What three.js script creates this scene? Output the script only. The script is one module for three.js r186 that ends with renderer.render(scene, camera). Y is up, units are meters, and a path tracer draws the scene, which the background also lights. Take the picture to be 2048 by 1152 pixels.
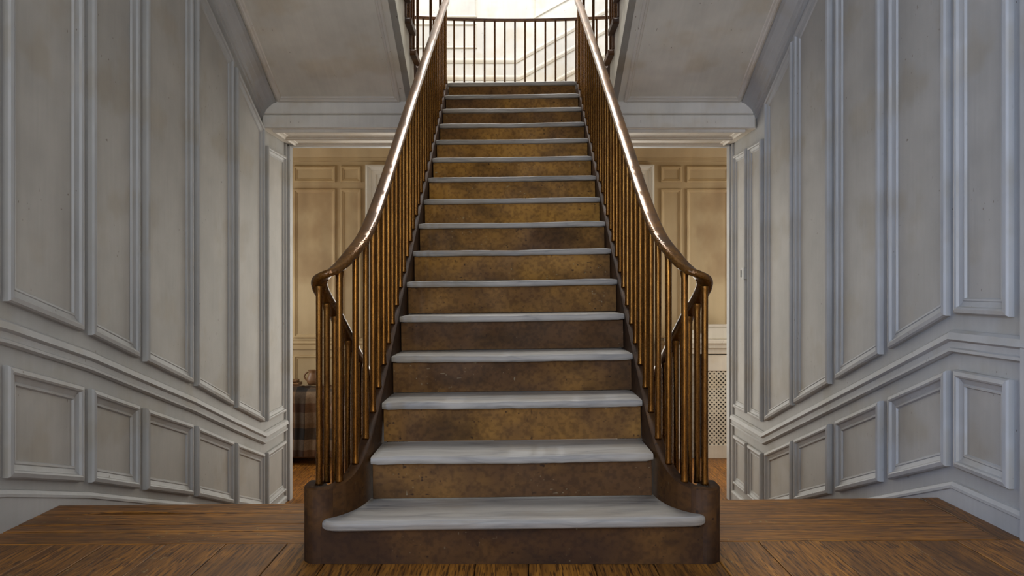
import * as THREE from 'three';
import { mergeGeometries, mergeVertices, toCreasedNormals } from 'three/addons/utils/BufferGeometryUtils.js';
import { RectAreaLightUniformsLib } from 'three/addons/lights/RectAreaLightUniformsLib.js';

// ------------------------------------------------------------------ camera, sky, lights, exposure
// World: x to the right, y up, depth d in front of the camera is -z.
const scene = new THREE.Scene();
const renderer = new THREE.WebGLRenderer({ antialias: true });
renderer.toneMapping = THREE.LinearToneMapping;
renderer.toneMappingExposure = 0.79;
renderer.shadowMap.enabled = true;
RectAreaLightUniformsLib.init();

const F = 1700, EYE = 0.978;
const camera = new THREE.PerspectiveCamera(2 * Math.atan(576 / F) * 180 / Math.PI, 2048 / 1152, 0.05, 60);
camera.position.set(0, EYE, 0);
camera.lookAt(0, EYE, -5);

scene.background = new THREE.Color().setRGB(1.0, 1.08, 1.2);   // even bright overcast sky, only seen through windows

function windowLight(name, color, intensity, w, h, at, look) {
  const l = new THREE.RectAreaLight(color, intensity, w, h);
  l.name = name; l.position.set(...at); l.lookAt(...look); scene.add(l); return l;
}
// daylight through the glazed entrance behind the camera, the tall hall window, the skylight and the garden room windows
windowLight('entrance_daylight', new THREE.Color().setRGB(1.0, 0.98, 0.95), 6.8, 1.8, 2.4, [0.25, 1.65, 1.5], [0.25, 1.6, -4]);
windowLight('hall_window_daylight', new THREE.Color().setRGB(0.58, 0.85, 1.48), 19, 1.0, 2.3, [-1.99, 2.0, 0.75], [2, 2.0, 0.75]);
windowLight('skylight_daylight', new THREE.Color().setRGB(1.0, 0.99, 0.97), 32, 1.15, 3.6, [0, 7.85, -8.4], [0, 0, -8.4]);
windowLight('garden_window_daylight', new THREE.Color().setRGB(1.0, 0.95, 0.84), 4.2, 1.1, 2.9, [-0.95, 0.65, -9.72], [-0.95, 0.65, -5]);
windowLight('garden_window_daylight_001', new THREE.Color().setRGB(1.0, 0.95, 0.84), 4.2, 1.1, 2.9, [0.92, 0.65, -9.72], [0.92, 0.65, -5]);
windowLight('side_window_daylight', new THREE.Color().setRGB(1.0, 0.97, 0.92), 6.5, 1.0, 2.0, [-3.85, 1.0, -8.75], [0, 0.8, -8.9]);
windowLight('side_window_daylight_001', new THREE.Color().setRGB(1.0, 0.97, 0.92), 7.5, 1.0, 2.0, [3.85, 1.0, -8.75], [0, 0.8, -8.9]);

// ------------------------------------------------------------------ helpers
let seed = 7;
const rnd = () => { seed = (seed + 0x6d2b79f5) | 0; let t = Math.imul(seed ^ (seed >>> 15), 1 | seed); t = (t + Math.imul(t ^ (t >>> 7), 61 | t)) ^ t; return ((t ^ (t >>> 14)) >>> 0) / 4294967296; };
const rr = (a, b) => a + (b - a) * rnd();
const lerp = (a, b, t) => a + (b - a) * t;
const clamp = (x, a = 0, b = 1) => Math.min(b, Math.max(a, x));
const sstep = (a, b, x) => { const t = clamp((x - a) / (b - a)); return t * t * (3 - 2 * t); };
const V = (x, y, d) => new THREE.Vector3(x, y, -d);
function interp(pts, x) {
  if (x <= pts[0][0]) return pts[0][1];
  for (let i = 1; i < pts.length; i++) if (x <= pts[i][0]) return lerp(pts[i - 1][1], pts[i][1], (x - pts[i - 1][0]) / (pts[i][0] - pts[i - 1][0]));
  return pts[pts.length - 1][1];
}
// tileable value noise
const H = (x, y, s) => { let n = Math.imul(x, 374761393) + Math.imul(y, 668265263) + Math.imul(s, 1442695041); n = Math.imul(n ^ (n >>> 13), 1274126177); return ((n ^ (n >>> 16)) >>> 0) / 4294967296; };
function vnoise(x, y, px, py, s) {
  const xi = Math.floor(x), yi = Math.floor(y), fx = x - xi, fy = y - yi, u = fx * fx * (3 - 2 * fx), v = fy * fy * (3 - 2 * fy);
  const m = (a, b) => ((a % b) + b) % b;
  const x0 = m(xi, px), x1 = m(xi + 1, px), y0 = m(yi, py), y1 = m(yi + 1, py);
  return lerp(lerp(H(x0, y0, s), H(x1, y0, s), u), lerp(H(x0, y1, s), H(x1, y1, s), u), v);
}
function fbm(u, v, fx, fy, oct, s) { let a = 0.5, t = 0, n = 0; for (let i = 0; i < oct; i++) { t += a * vnoise(u * fx, v * fy, fx, fy, s + i * 17); n += a; a *= 0.5; fx *= 2; fy *= 2; } return t / n; }
function tex(w, h, fn, srgb = true) {
  const data = new Uint8Array(w * h * 4);
  for (let y = 0; y < h; y++) for (let x = 0; x < w; x++) {
    const c = fn((x + 0.5) / w, (y + 0.5) / h), k = (y * w + x) * 4;
    for (let i = 0; i < 3; i++) data[k + i] = clamp(Math.round((Array.isArray(c) ? c[i] : c) * 255), 0, 255);
    data[k + 3] = 255;
  }
  const t = new THREE.DataTexture(data, w, h, THREE.RGBAFormat);
  t.wrapS = t.wrapT = THREE.RepeatWrapping; t.magFilter = THREE.LinearFilter; t.minFilter = THREE.LinearMipmapLinearFilter; t.generateMipmaps = true;
  if (srgb) t.colorSpace = THREE.SRGBColorSpace;
  t.needsUpdate = true; return t;
}
const mixc = (a, b, t) => [lerp(a[0], b[0], t), lerp(a[1], b[1], t), lerp(a[2], b[2], t)];
const rep = (t, a, b) => { t.repeat.set(a, b); return t; };

// ------------------------------------------------------------------ materials
// old paint: uneven film, brush marks, small chips and rubbed stains
const paintT = rep(tex(1024, 1024, (u, v) => {
  const broad = fbm(u, v, 3, 3, 4, 3), mid = fbm(u, v, 9, 12, 4, 11), brush = fbm(u, v, 90, 8, 3, 23);
  let k = 0.90 + 0.12 * (broad - 0.5) + 0.09 * (mid - 0.5) + 0.03 * (brush - 0.5);
  let c = [k, k * 0.995, k * 0.985];
  const st = sstep(0.55, 0.8, fbm(u, v, 6, 6, 4, 41)); c = mixc(c, [c[0] * 0.95, c[1] * 0.92, c[2] * 0.87], st * 0.7);
  const sc = sstep(0.87, 0.90, fbm(u, v, 110, 70, 2, 57)) * sstep(0.6, 0.72, fbm(u, v, 9, 9, 2, 61)); c = mixc(c, [0.45, 0.39, 0.33], sc * 0.6);
  return c;
}), 1 / 1.7, 1 / 1.7);
const paintB = rep(tex(512, 512, (u, v) => 0.5 + 0.5 * (fbm(u, v, 30, 10, 4, 5) - 0.5) + 0.5 * (fbm(u, v, 8, 8, 3, 9) - 0.5), false), 1 / 1.1, 1 / 1.1);
// floor oak, grain along u
const wood = (s) => rep(tex(1024, 512, (u, v) => {
  const warp = fbm(u, v, 3, 4, 3, s), g = fbm(u + 0, v + 0.03 * warp, 2, 60, 5, s + 3), fine = fbm(u, v, 24, 250, 2, s + 8);
  const ring = 0.5 + 0.5 * Math.sin((v * 22 + warp * 9) * Math.PI * 2);
  let c = mixc([0.38, 0.235, 0.095], [0.75, 0.51, 0.225], clamp(0.05 + 0.95 * g + 0.22 * (ring - 0.5)));
  c = mixc(c, [0.22, 0.125, 0.05], 0.8 * sstep(0.52, 0.78, fine));
  const wear = sstep(0.5, 0.75, fbm(u, v, 4, 5, 4, s + 31)); c = mixc(c, [0.36, 0.235, 0.12], wear * 0.4);
  const fleck = sstep(0.86, 0.9, fbm(u, v, 130, 60, 1, s + 77)) * sstep(0.6, 0.7, fbm(u, v, 8, 6, 2, s + 79)); c = mixc(c, [0.62, 0.58, 0.53], fleck * 0.6);
  return c;
}), 1 / 1.5, 1 / 0.75);
const woodT = [wood(101), wood(211)];
const woodB = rep(tex(512, 256, (u, v) => fbm(u, v, 5, 90, 3, 14), false), 1 / 1.5, 1 / 0.75);
// grey veined marble, veins along u
const marbleT = rep(tex(1024, 512, (u, v) => {
  const w = fbm(u, v, 3, 4, 4, 301), s = fbm(u, v + 0.2 * w, 4, 18, 5, 311), f = fbm(u, v, 18, 90, 3, 331);
  let c = mixc([0.68, 0.68, 0.675], [0.83, 0.82, 0.80], clamp(0.1 + s * 1.15));
  const vein = Math.pow(1 - Math.abs(2 * fbm(u, v + 0.15 * w, 3, 12, 4, 341) - 1), 9); c = mixc(c, [0.50, 0.51, 0.53], vein * 0.4);
  c = mixc(c, [0.66, 0.61, 0.54], 0.35 * sstep(0.5, 0.75, fbm(u, v, 5, 5, 4, 351)));
  const k = 0.95 + 0.1 * (f - 0.5); return [c[0] * k, c[1] * k, c[2] * k];
}), 1 / 1.3, 1 / 0.65);
// patinated bronze paint in three states of wear
const bronze = (s, gold) => rep(tex(1024, 512, (u, v) => {
  const big = fbm(u, v, 4, 3, 4, s), mid = fbm(u, v, 16, 10, 4, s + 7), fine = fbm(u, v, 110, 60, 3, s + 13);
  const k = clamp(gold + 1.5 * (big - 0.5) + 0.7 * (mid - 0.5));
  let c = mixc([0.385, 0.275, 0.175], [0.66, 0.495, 0.255], k);
  const dk = sstep(0.5, 0.85, fbm(u, v, 7, 5, 6, s + 19)); c = mixc(c, [0.27, 0.19, 0.09], dk * 0.7);
  c = mixc(c, [c[0] * 0.72, c[1] * 0.69, c[2] * 0.66], 0.6 * sstep(0.35, 0.8, fine));
  const pit = sstep(0.80, 0.88, fbm(u, v, 90, 60, 2, s + 29)) * sstep(0.4, 0.7, mid); c = mixc(c, [0.16, 0.10, 0.06], pit * 0.7);
  const chip = sstep(0.93, 0.96, fbm(u, v, 130, 110, 1, s + 37)) * sstep(0.55, 0.68, fbm(u, v, 6, 4, 2, s + 39)); c = mixc(c, [0.62, 0.60, 0.57], chip * 0.8);
  return c;
}), 1 / 1.6, 1 / 0.8);
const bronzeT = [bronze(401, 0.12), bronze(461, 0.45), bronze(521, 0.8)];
const bronzeR = rep(tex(512, 256, (u, v) => 0.46 + 0.42 * fbm(u, v, 10, 6, 5, 601), false), 1 / 1.6, 1 / 0.8);
const brassT = rep(tex(256, 1024, (u, v) => {
  const k = fbm(u, v, 10, 14, 4, 701); let c = mixc([0.42, 0.285, 0.14], [0.58, 0.41, 0.20], clamp(k * 1.6 - 0.3));
  return mixc(c, [0.30, 0.19, 0.10], 0.3 * sstep(0.5, 0.75, fbm(u, v, 20, 40, 3, 717)));
}), 1 / 0.1, 1);
const brassR = rep(tex(256, 1024, (u, v) => 0.20 + 0.16 * fbm(u, v, 24, 120, 3, 741), false), 1 / 0.1, 1);
// yellowed paint of the garden room, with darker tide marks
const beigeT = rep(tex(1024, 1024, (u, v) => {
  const a = fbm(u, v, 3, 3, 5, 801), b = fbm(u, v, 20, 3, 4, 811);
  let c = mixc([0.68, 0.585, 0.435], [0.80, 0.725, 0.585], clamp(a * 1.6 - 0.3));
  c = mixc(c, [0.58, 0.465, 0.33], 0.5 * sstep(0.55, 0.78, fbm(u, v, 5, 4, 5, 821)));
  const k = 0.95 + 0.12 * (b - 0.5); return [c[0] * k, c[1] * k, c[2] * k];
}), 1 / 2.4, 1 / 2.4);
const plaidT = rep(tex(512, 512, (u, v) => {
  const band = (t) => { t = ((t % 1) + 1) % 1; return t < 0.24 ? 2 : t < 0.46 ? 0 : t < 0.66 ? 1 : t < 0.9 ? 0 : 3; };
  const col = [[0.63, 0.57, 0.50], [0.40, 0.24, 0.12], [0.115, 0.10, 0.10], [0.52, 0.42, 0.30]];
  const a = col[band(u)], b = col[band(v)], weave = ((Math.floor(u * 256) + Math.floor(v * 256)) & 1) ? 0.62 : 0.38;
  const c = mixc(a, b, weave), k = 0.9 + 0.2 * fbm(u, v, 60, 60, 2, 901); return [c[0] * k, c[1] * k, c[2] * k];
}), 1 / 0.5, 1 / 0.5);

const std = (o) => new THREE.MeshStandardMaterial(o);
const C = (r, g, b) => new THREE.Color().setRGB(r, g, b);
const M = {
  frame: std({ color: C(0.56, 0.565, 0.56), map: paintT, roughness: 0.55, bumpMap: paintB, bumpScale: 0.0012 }),
  field: std({ color: C(0.53, 0.512, 0.475), map: paintT, roughness: 0.6, bumpMap: paintB, bumpScale: 0.0015 }),
  wallBase: std({ color: C(0.53, 0.53, 0.515), map: paintT, roughness: 0.6, bumpMap: paintB, bumpScale: 0.0015 }),
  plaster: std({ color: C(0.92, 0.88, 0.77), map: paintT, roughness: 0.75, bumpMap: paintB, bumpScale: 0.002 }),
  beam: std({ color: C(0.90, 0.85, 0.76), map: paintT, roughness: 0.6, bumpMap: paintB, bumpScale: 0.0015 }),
  cream: std({ color: C(0.80, 0.76, 0.68), map: paintT, roughness: 0.7 }),
  upper: std({ color: C(0.88, 0.88, 0.87), map: paintT, roughness: 0.7 }),
  upperTrim: std({ color: C(0.86, 0.84, 0.79), map: paintT, roughness: 0.6 }),
  beige: std({ color: C(0.92, 0.91, 0.88), map: beigeT, roughness: 0.6 }),
  beigeTrim: std({ color: C(0.98, 0.96, 0.90), map: beigeT, roughness: 0.55 }),
  white: std({ color: C(0.78, 0.77, 0.72), map: paintT, roughness: 0.5 }),
  oak: woodT.map((t) => std({ color: C(1.0, 0.95, 0.60), map: t, roughness: 0.48, bumpMap: woodB, bumpScale: 0.0012 })),
  oakDark: woodT.map((t) => std({ color: C(0.78, 0.74, 0.47), map: t, roughness: 0.52, bumpMap: woodB, bumpScale: 0.0012 })),
  gap: std({ color: C(0.02, 0.014, 0.01), roughness: 0.95 }),
  marble: std({ color: C(0.63, 0.58, 0.51), map: marbleT, roughness: 0.55 }),
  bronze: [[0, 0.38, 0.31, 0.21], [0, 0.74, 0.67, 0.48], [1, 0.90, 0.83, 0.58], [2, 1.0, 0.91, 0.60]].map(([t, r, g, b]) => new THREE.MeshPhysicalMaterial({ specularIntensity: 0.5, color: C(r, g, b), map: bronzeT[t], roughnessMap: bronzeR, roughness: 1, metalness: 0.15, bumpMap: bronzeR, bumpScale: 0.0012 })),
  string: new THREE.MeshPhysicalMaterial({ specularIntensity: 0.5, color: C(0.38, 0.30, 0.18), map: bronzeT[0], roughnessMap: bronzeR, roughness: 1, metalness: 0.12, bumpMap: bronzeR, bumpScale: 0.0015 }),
  brass: std({ color: C(0.88, 0.79, 0.56), map: brassT, roughnessMap: brassR, roughness: 1, metalness: 0.9, bumpMap: brassR, bumpScale: 0.0003 }),
  darkBronze: std({ color: C(0.42, 0.34, 0.26), map: brassT, roughnessMap: brassR, roughness: 1, metalness: 0.6 }),
  rail: new THREE.MeshPhysicalMaterial({ color: C(0.78, 0.62, 0.27), map: bronzeT[1], roughness: 0.27, metalness: 0.5 }),
  darkWood: std({ color: C(0.5, 0.38, 0.26), map: bronzeT[0], roughness: 0.55, metalness: 0.1 }),
  chairWood: std({ color: C(0.17, 0.085, 0.035), roughness: 0.45 }),
  plaid: std({ color: C(0.52, 0.44, 0.36), map: plaidT, roughness: 0.95 }),
  dark: std({ color: C(0.03, 0.024, 0.018), roughness: 0.9 }),
  iron: std({ color: C(0.08, 0.07, 0.06), roughness: 0.6, metalness: 0.6 }),
  glass: new THREE.MeshPhysicalMaterial({ color: C(0.96, 0.98, 0.98), transmission: 1, thickness: 0, roughness: 0, ior: 1.45 }),
  mantel: std({ color: C(0.93, 0.89, 0.79), map: paintT, roughness: 0.5 }),
  card: std({ color: C(0.86, 0.82, 0.73), map: paintT, roughness: 0.8 }),
};
// perforated sheet: real holes cut by the alpha map
const holeA = tex(128, 128, (u, v) => { const r = (a, b) => Math.hypot(((u - a + 1.5) % 1) - 0.5, ((v - b + 1.5) % 1) - 0.5); return Math.min(r(0.25, 0.25), r(0.75, 0.75)) < 0.185 ? 0 : 1; }, false);
rep(holeA, 1 / 0.05, 1 / 0.05);
M.grille = std({ color: C(0.88, 0.84, 0.72), map: paintT, roughness: 0.55, alphaMap: holeA, alphaTest: 0.5, side: THREE.DoubleSide });

// ------------------------------------------------------------------ geometry helpers
// uv in metres from the dominant axis of every face; uAxis forces which world axis runs along u
function uvBox(g, ou = 0, ov = 0, uAxis = null) {
  g = g.index ? g.toNonIndexed() : g;
  if (!g.attributes.normal) g.computeVertexNormals();
  const p = g.attributes.position, n = p.count, uv = new Float32Array(n * 2);
  const a = new THREE.Vector3(), b = new THREE.Vector3(), c = new THREE.Vector3();
  for (let i = 0; i < n; i += 3) {
    a.fromBufferAttribute(p, i); b.fromBufferAttribute(p, i + 1).sub(a); c.fromBufferAttribute(p, i + 2).sub(a); b.cross(c);
    const ax = Math.abs(b.x), ay = Math.abs(b.y), az = Math.abs(b.z);
    for (let k = 0; k < 3; k++) {
      const x = p.getX(i + k), y = p.getY(i + k), z = p.getZ(i + k);
      let u, v;
      if (ax >= ay && ax >= az) { u = z; v = y; } else if (ay >= az) { u = x; v = z; } else { u = x; v = y; }
      if (uAxis === 'z') { u = z; v = ax >= ay && ax >= az ? y : x + (ay >= az ? 0 : y); }
      if (uAxis === 'x') { u = x; v = (ay >= az ? z : y); }
      uv[(i + k) * 2] = u + ou; uv[(i + k) * 2 + 1] = v + ov;
    }
  }
  g.setAttribute('uv', new THREE.BufferAttribute(uv, 2));
  return g;
}
const strip = (g) => { g = g.index ? g.toNonIndexed() : g; for (const k of Object.keys(g.attributes)) if (!['position', 'normal', 'uv'].includes(k)) g.deleteAttribute(k); if (!g.attributes.uv) g.setAttribute('uv', new THREE.BufferAttribute(new Float32Array(g.attributes.position.count * 2), 2)); if (!g.attributes.normal) g.computeVertexNormals(); return g; };
const merge = (list) => mergeGeometries(list.map(strip));
function box(x0, x1, y0, y1, d0, d1) { const g = new THREE.BoxGeometry(Math.abs(x1 - x0), Math.abs(y1 - y0), Math.abs(d1 - d0)); g.translate((x0 + x1) / 2, (y0 + y1) / 2, -(d0 + d1) / 2); return g; }
// box with chamfered edges
function cbox(x0, x1, y0, y1, d0, d1, c = 0.004) {
  const s = new THREE.Shape(); const a = x0 + c, b = x1 - c, e = y0 + c, f = y1 - c; s.moveTo(a, e); s.lineTo(b, e); s.lineTo(b, f); s.lineTo(a, f); s.closePath();
  const g = new THREE.ExtrudeGeometry(s, { depth: d1 - d0 - 2 * c, bevelEnabled: true, bevelThickness: c, bevelSize: c, bevelSegments: 1 }); g.translate(0, 0, -d1 + c); return g;
}
const used = new Map();
function numbered(n) { const k = used.get(n) || 0; used.set(n, k + 1); return k ? `${n}_${String(k).padStart(3, '0')}` : n; }
function mesh(name, g, m, parent) { const o = new THREE.Mesh(g, m); o.name = name; o.castShadow = o.receiveShadow = true; if (parent) parent.add(o); return o; }
function thing(name, label, category, at = [0, 0, 0], group, kind) {
  const o = new THREE.Group(); o.name = numbered(name); o.position.set(...at); o.userData = { label, category };
  if (group) o.userData.group = group; if (kind) o.userData.kind = kind;
  scene.add(o); return o;
}
function solo(name, g, m, label, category, group, kind) {
  const o = mesh(numbered(name), g, m, scene); o.userData = { label, category }; if (group) o.userData.group = group; if (kind) o.userData.kind = kind; return o;
}
const S = 'structure';
function rawGeo(pos) { const g = new THREE.BufferGeometry(); g.setAttribute('position', new THREE.Float32BufferAttribute(pos, 3)); g.computeVertexNormals(); return g; }
// faces between successive loops of points (closed loops), optional cap on the last loop; turned so that the sum points along N
function loft(loops, { closed = true, capStart = false, capEnd = false, N = null, out = null } = {}) {
  const pos = [], tri = (a, b, c) => pos.push(a.x, a.y, a.z, b.x, b.y, b.z, c.x, c.y, c.z);
  for (let k = 0; k + 1 < loops.length; k++) {
    const A = loops[k], B = loops[k + 1], n = A.length;
    for (let i = 0; i < (closed ? n : n - 1); i++) { const j = (i + 1) % n; tri(A[i], A[j], B[j]); tri(A[i], B[j], B[i]); }
  }
  const cap = (L, flip) => { for (let i = 1; i + 1 < L.length; i++) flip ? tri(L[0], L[i + 1], L[i]) : tri(L[0], L[i], L[i + 1]); };
  if (capStart) cap(loops[0], true);
  if (capEnd) cap(loops[loops.length - 1], false);
  let flip = false;
  if (N) {
    let s = 0; const a = new THREE.Vector3(), b = new THREE.Vector3(), c = new THREE.Vector3();
    for (let i = 0; i < pos.length; i += 9) { a.set(pos[i], pos[i + 1], pos[i + 2]); b.set(pos[i + 3], pos[i + 4], pos[i + 5]).sub(a); c.set(pos[i + 6], pos[i + 7], pos[i + 8]).sub(a); s += b.cross(c).dot(N); }
    flip = s < 0;
  } else if (out) {
    let s = 0; const a = new THREE.Vector3(), b = new THREE.Vector3(), c = new THREE.Vector3();
    for (let i = 0; i < pos.length; i += 9) { a.set(pos[i], pos[i + 1], pos[i + 2]); b.set(pos[i + 3], pos[i + 4], pos[i + 5]); c.set(pos[i + 6], pos[i + 7], pos[i + 8]); s += a.dot(b.clone().cross(c)); }
    flip = s < 0;
  }
  if (flip) for (let i = 0; i < pos.length; i += 9) for (let k = 0; k < 3; k++) { const t = pos[i + 3 + k]; pos[i + 3 + k] = pos[i + 6 + k]; pos[i + 6 + k] = t; }
  return rawGeo(pos);
}
// convex polygon [s, y] moved inwards by w
function inset(poly, w) {
  const n = poly.length; let area = 0; for (let i = 0; i < n; i++) { const [a, b] = poly[i], [c, d] = poly[(i + 1) % n]; area += a * d - b * c; }
  const sg = Math.sign(area), L = poly.map((p, i) => { const q = poly[(i + 1) % n], dx = q[0] - p[0], dy = q[1] - p[1], l = Math.hypot(dx, dy), nx = -dy / l * sg, ny = dx / l * sg; return [p[0] + nx * w, p[1] + ny * w, dx / l, dy / l]; });
  return L.map((b, i) => { const a = L[(i + n - 1) % n], cr = a[2] * b[3] - a[3] * b[2]; if (Math.abs(cr) < 1e-6) return [b[0], b[1]]; const t = ((b[0] - a[0]) * b[3] - (b[1] - a[1]) * b[2]) / cr; return [a[0] + a[2] * t, a[1] + a[3] * t]; });
}
// raised bolection moulding round a panel
const BOLECTION = [[0, -0.002], [0, 0.022], [0.006, 0.031], [0.022, 0.035], [0.030, 0.031], [0.034, 0.020], [0.040, 0.0175], [0.056, 0.012], [0.060, 0.015], [0.068, 0.014], [0.073, 0.005], [0.075, -0.002]];
const SMALLMOULD = [[0, -0.002], [0, 0.014], [0.006, 0.020], [0.018, 0.020], [0.024, 0.012], [0.036, 0.009], [0.042, -0.002]];
function frameGeo(poly, prof, map, N, scale = 1) { return uvBox(loft(prof.map(([w, h]) => inset(poly, w * scale).map(([s, y]) => map(s, y, h * scale))), { N })); }
function slabGeo(poly, h0, h1, map, N) { const A = poly.map(([s, y]) => map(s, y, h0)), B = inset(poly, Math.min(0.002, 0.002)).map(([s, y]) => map(s, y, h1)); return uvBox(loft([A, B], { N, capEnd: true })); }
function panelParts(parent, poly, map, N, { prof = BOLECTION, scale = 1, w = 0.075, frame = M.frame, field = M.field } = {}) {
  mesh('panel_moulding', frameGeo(poly, prof, map, N, scale), frame, parent);
  mesh('panel', slabGeo(inset(poly, (w - 0.006) * scale), -0.004, 0.004, map, N), field, parent);
}
// rail along a polyline [s, y] on a wall, with profile [dy, h]
function railGeo(line, prof, map, N) { return uvBox(loft(line.map(([s, y]) => prof.map(([dy, h]) => map(s, y + dy, h))), { closed: false, N })); }
// tube-like sweep of an upright section along 3D points; section in (side, up)
function sweep(pts, section, { upright = true } = {}) {
  const loops = pts.map((p, i) => {
    const a = pts[Math.max(0, i - 1)], b = pts[Math.min(pts.length - 1, i + 1)], T = b.clone().sub(a).normalize();
    const side = T.clone().cross(new THREE.Vector3(0, 1, 0)).normalize(), up = upright ? new THREE.Vector3(0, 1, 0) : side.clone().cross(T).normalize();
    const sec = typeof section === 'function' ? section(i / (pts.length - 1), i) : section;
    return sec.map(([s, u]) => p.clone().addScaledVector(side, s).addScaledVector(up, u));
  });
  return loft(loops, { capStart: true, capEnd: true });
}
const smooth = (g, ang = 0.7) => { const p = new THREE.BufferGeometry(); p.setAttribute('position', g.attributes.position); return toCreasedNormals(mergeVertices(p, 1e-5), ang); };
// uv along a path for sweeps: keep box mapping
function finish(g, ang = 0.7, ou = 0, ov = 0) { return uvBox(smooth(g, ang), ou, ov); }

// ------------------------------------------------------------------ dimensions
const XL = -2.05, XR = 2.0, LOW = -0.95, DROPEND = 6.72;
const RISE = 0.17, GO = 0.28, D2 = 3.248;
const dn = (n) => D2 + (n - 2) * GO;               // nosing depth of tread n
const pitch = (d) => 0.34 + (RISE / GO) * (d - D2);
const edgeD = (x) => 3.90 + 0.036 * x;             // edge of the entrance floor
// bottom edge of the tall panels, from which all rails are measured
const uL = (d) => interp([[2.9, 1.03], [3.42, 0.925], [4.1, 0.752], [4.7, 0.575], [5.43, 0.362], [6.2, 0.115], [7.0, -0.132], [9, -0.132]], d);
const uR = (d) => interp([[3.84, 0.863], [DROPEND, -0.085], [9, -0.085]], d);
const soffY = (d) => 2.50 + 0.46 * (6.93 - d);     // underside of the upper flights

// ------------------------------------------------------------------ panelled side walls
const DADO = [[0.012, 0], [0.012, 0.010], [0, 0.026], [-0.030, 0.034], [-0.036, 0.026], [-0.040, 0.018], [-0.066, 0.016], [-0.072, 0.026], [-0.084, 0.026], [-0.092, 0.012], [-0.092, 0]];
const SKIRT = [[0.02, 0], [0.016, 0.012], [0, 0.020], [-0.012, 0.020], [-0.016, 0.014], [-0.30, 0.014], [-0.30, 0]];
const COVE = [[0.0, 0.13], [-0.015, 0.128], [-0.02, 0.105], [-0.045, 0.075], [-0.075, 0.045], [-0.10, 0.034], [-0.105, 0.022], [-0.125, 0.020], [-0.13, 0]];
function sideWall(side, X, u, panels, reveals, lower, label, hole) {
  const sg = side === 'left' ? 1 : -1, N = new THREE.Vector3(sg, 0, 0), map = (s, y, h) => V(X + sg * h, y, s);
  const w = thing('wall_' + side, label, 'wall', [0, 0, 0], null, S);
  const sh = new THREE.Shape(); sh.moveTo(-1.6, -1.25); sh.lineTo(7.7, -1.25); sh.lineTo(7.7, 8); sh.lineTo(-1.6, 8); sh.closePath();
  if (hole) { const p = new THREE.Path(); p.moveTo(hole[0], hole[2]); p.lineTo(hole[0], hole[3]); p.lineTo(hole[1], hole[3]); p.lineTo(hole[1], hole[2]); p.closePath(); sh.holes.push(p); }
  const g = new THREE.ExtrudeGeometry(sh, { depth: 0.3, bevelEnabled: false });
  g.rotateY(Math.PI / 2); // (x,y,z)->(z,y,-x): s becomes depth
  g.translate(side === 'left' ? X - 0.3 : X, 0, 0);
  mesh('plaster', uvBox(g), M.wallBase, w);
  const off = lower;
  for (const [a, b] of panels) {
    const topAt = (d) => Math.min(4.55, soffY(d) - 0.20);
    const top = b > 2.7 ? [[b, topAt(b)], [a, topAt(a)]] : [[b, 4.3], [a, 4.3]];
    const poly = [[a, u(a)], [b, u(b)], ...top];
    panelParts(w, poly, map, N);
    const lp = [[a, u(a) - off[0]], [a, u(a) - off[1]], [b, u(b) - off[1]], [b, u(b) - off[0]]];
    panelParts(w, lp, map, N);
  }
  for (const [a, b] of reveals) {
    panelParts(w, [[a, u(a)], [b, u(b)], [b, 2.16], [a, 2.16]], map, N, { scale: 0.9 });
    panelParts(w, [[a, u(a) - off[0]], [a, u(a) - off[1]], [b, u(b) - off[1]], [b, u(b) - off[0]]], map, N, { scale: 0.9 });
  }
  const start = hole ? -0.15 : -1.58;
  const ds = [start, ...[2.9, 3.3, 3.42, 3.6, 3.84, 4.1, 4.4, 4.7, 5.0, 5.43, 5.8, 6.2, 6.6, 6.72, 7.0, 7.68].filter((d) => d > start)];
  mesh('dado_rail', railGeo(ds.map((d) => [d, u(d) - 0.085]), DADO, map, N), M.frame, w);
  mesh('skirting', railGeo(ds.map((d) => [d, u(d) - 0.775]), SKIRT, map, N), M.frame, w);
  mesh('raking_cornice', railGeo([[6.95, soffY(6.95)], [2.6, soffY(2.6)]], COVE, map, N), M.frame, w);
  return { w, map, N };
}
const wl = sideWall('left', XL, uL, [[2.75, 3.36], [3.42, 4.02], [4.105, 4.625], [4.716, 5.40], [5.475, 6.19], [6.265, 6.96]], [[7.06, 7.63]], [0.258, 0.712],
  'left hall wall of grey painted panels following the descending steps', [-1.3, -0.2, 0.8, 3.2]);
const wr = sideWall('right', XR, uR, [[0.9, 1.6], [1.7, 2.4], [2.5, 3.2], [3.385, 3.80], [3.875, 4.465], [4.575, 5.195], [5.31, 5.95], [6.01, 6.645]], [[6.755, 7.135], [7.20, 7.60]], [0.25, 0.686],
  'right hall wall of grey painted panels beside the descending steps', null);
// flat casing post on the right wall at the edge of the view and the old catch in the reveal
mesh('casing', uvBox(cbox(XR - 0.03, XR + 0.02, 0, 4.6, 3.20, 3.305, 0.008)), M.frame, wr.w);
{ const c = mesh('catch_plate', uvBox(cbox(XR - 0.046, XR - 0.002, 1.05, 1.15, 7.165, 7.245, 0.004)), M.frame, wr.w);
  mesh('catch_slot', box(XR - 0.05, XR - 0.04, 1.07, 1.13, 7.242, 7.262), M.iron, c); }

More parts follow.
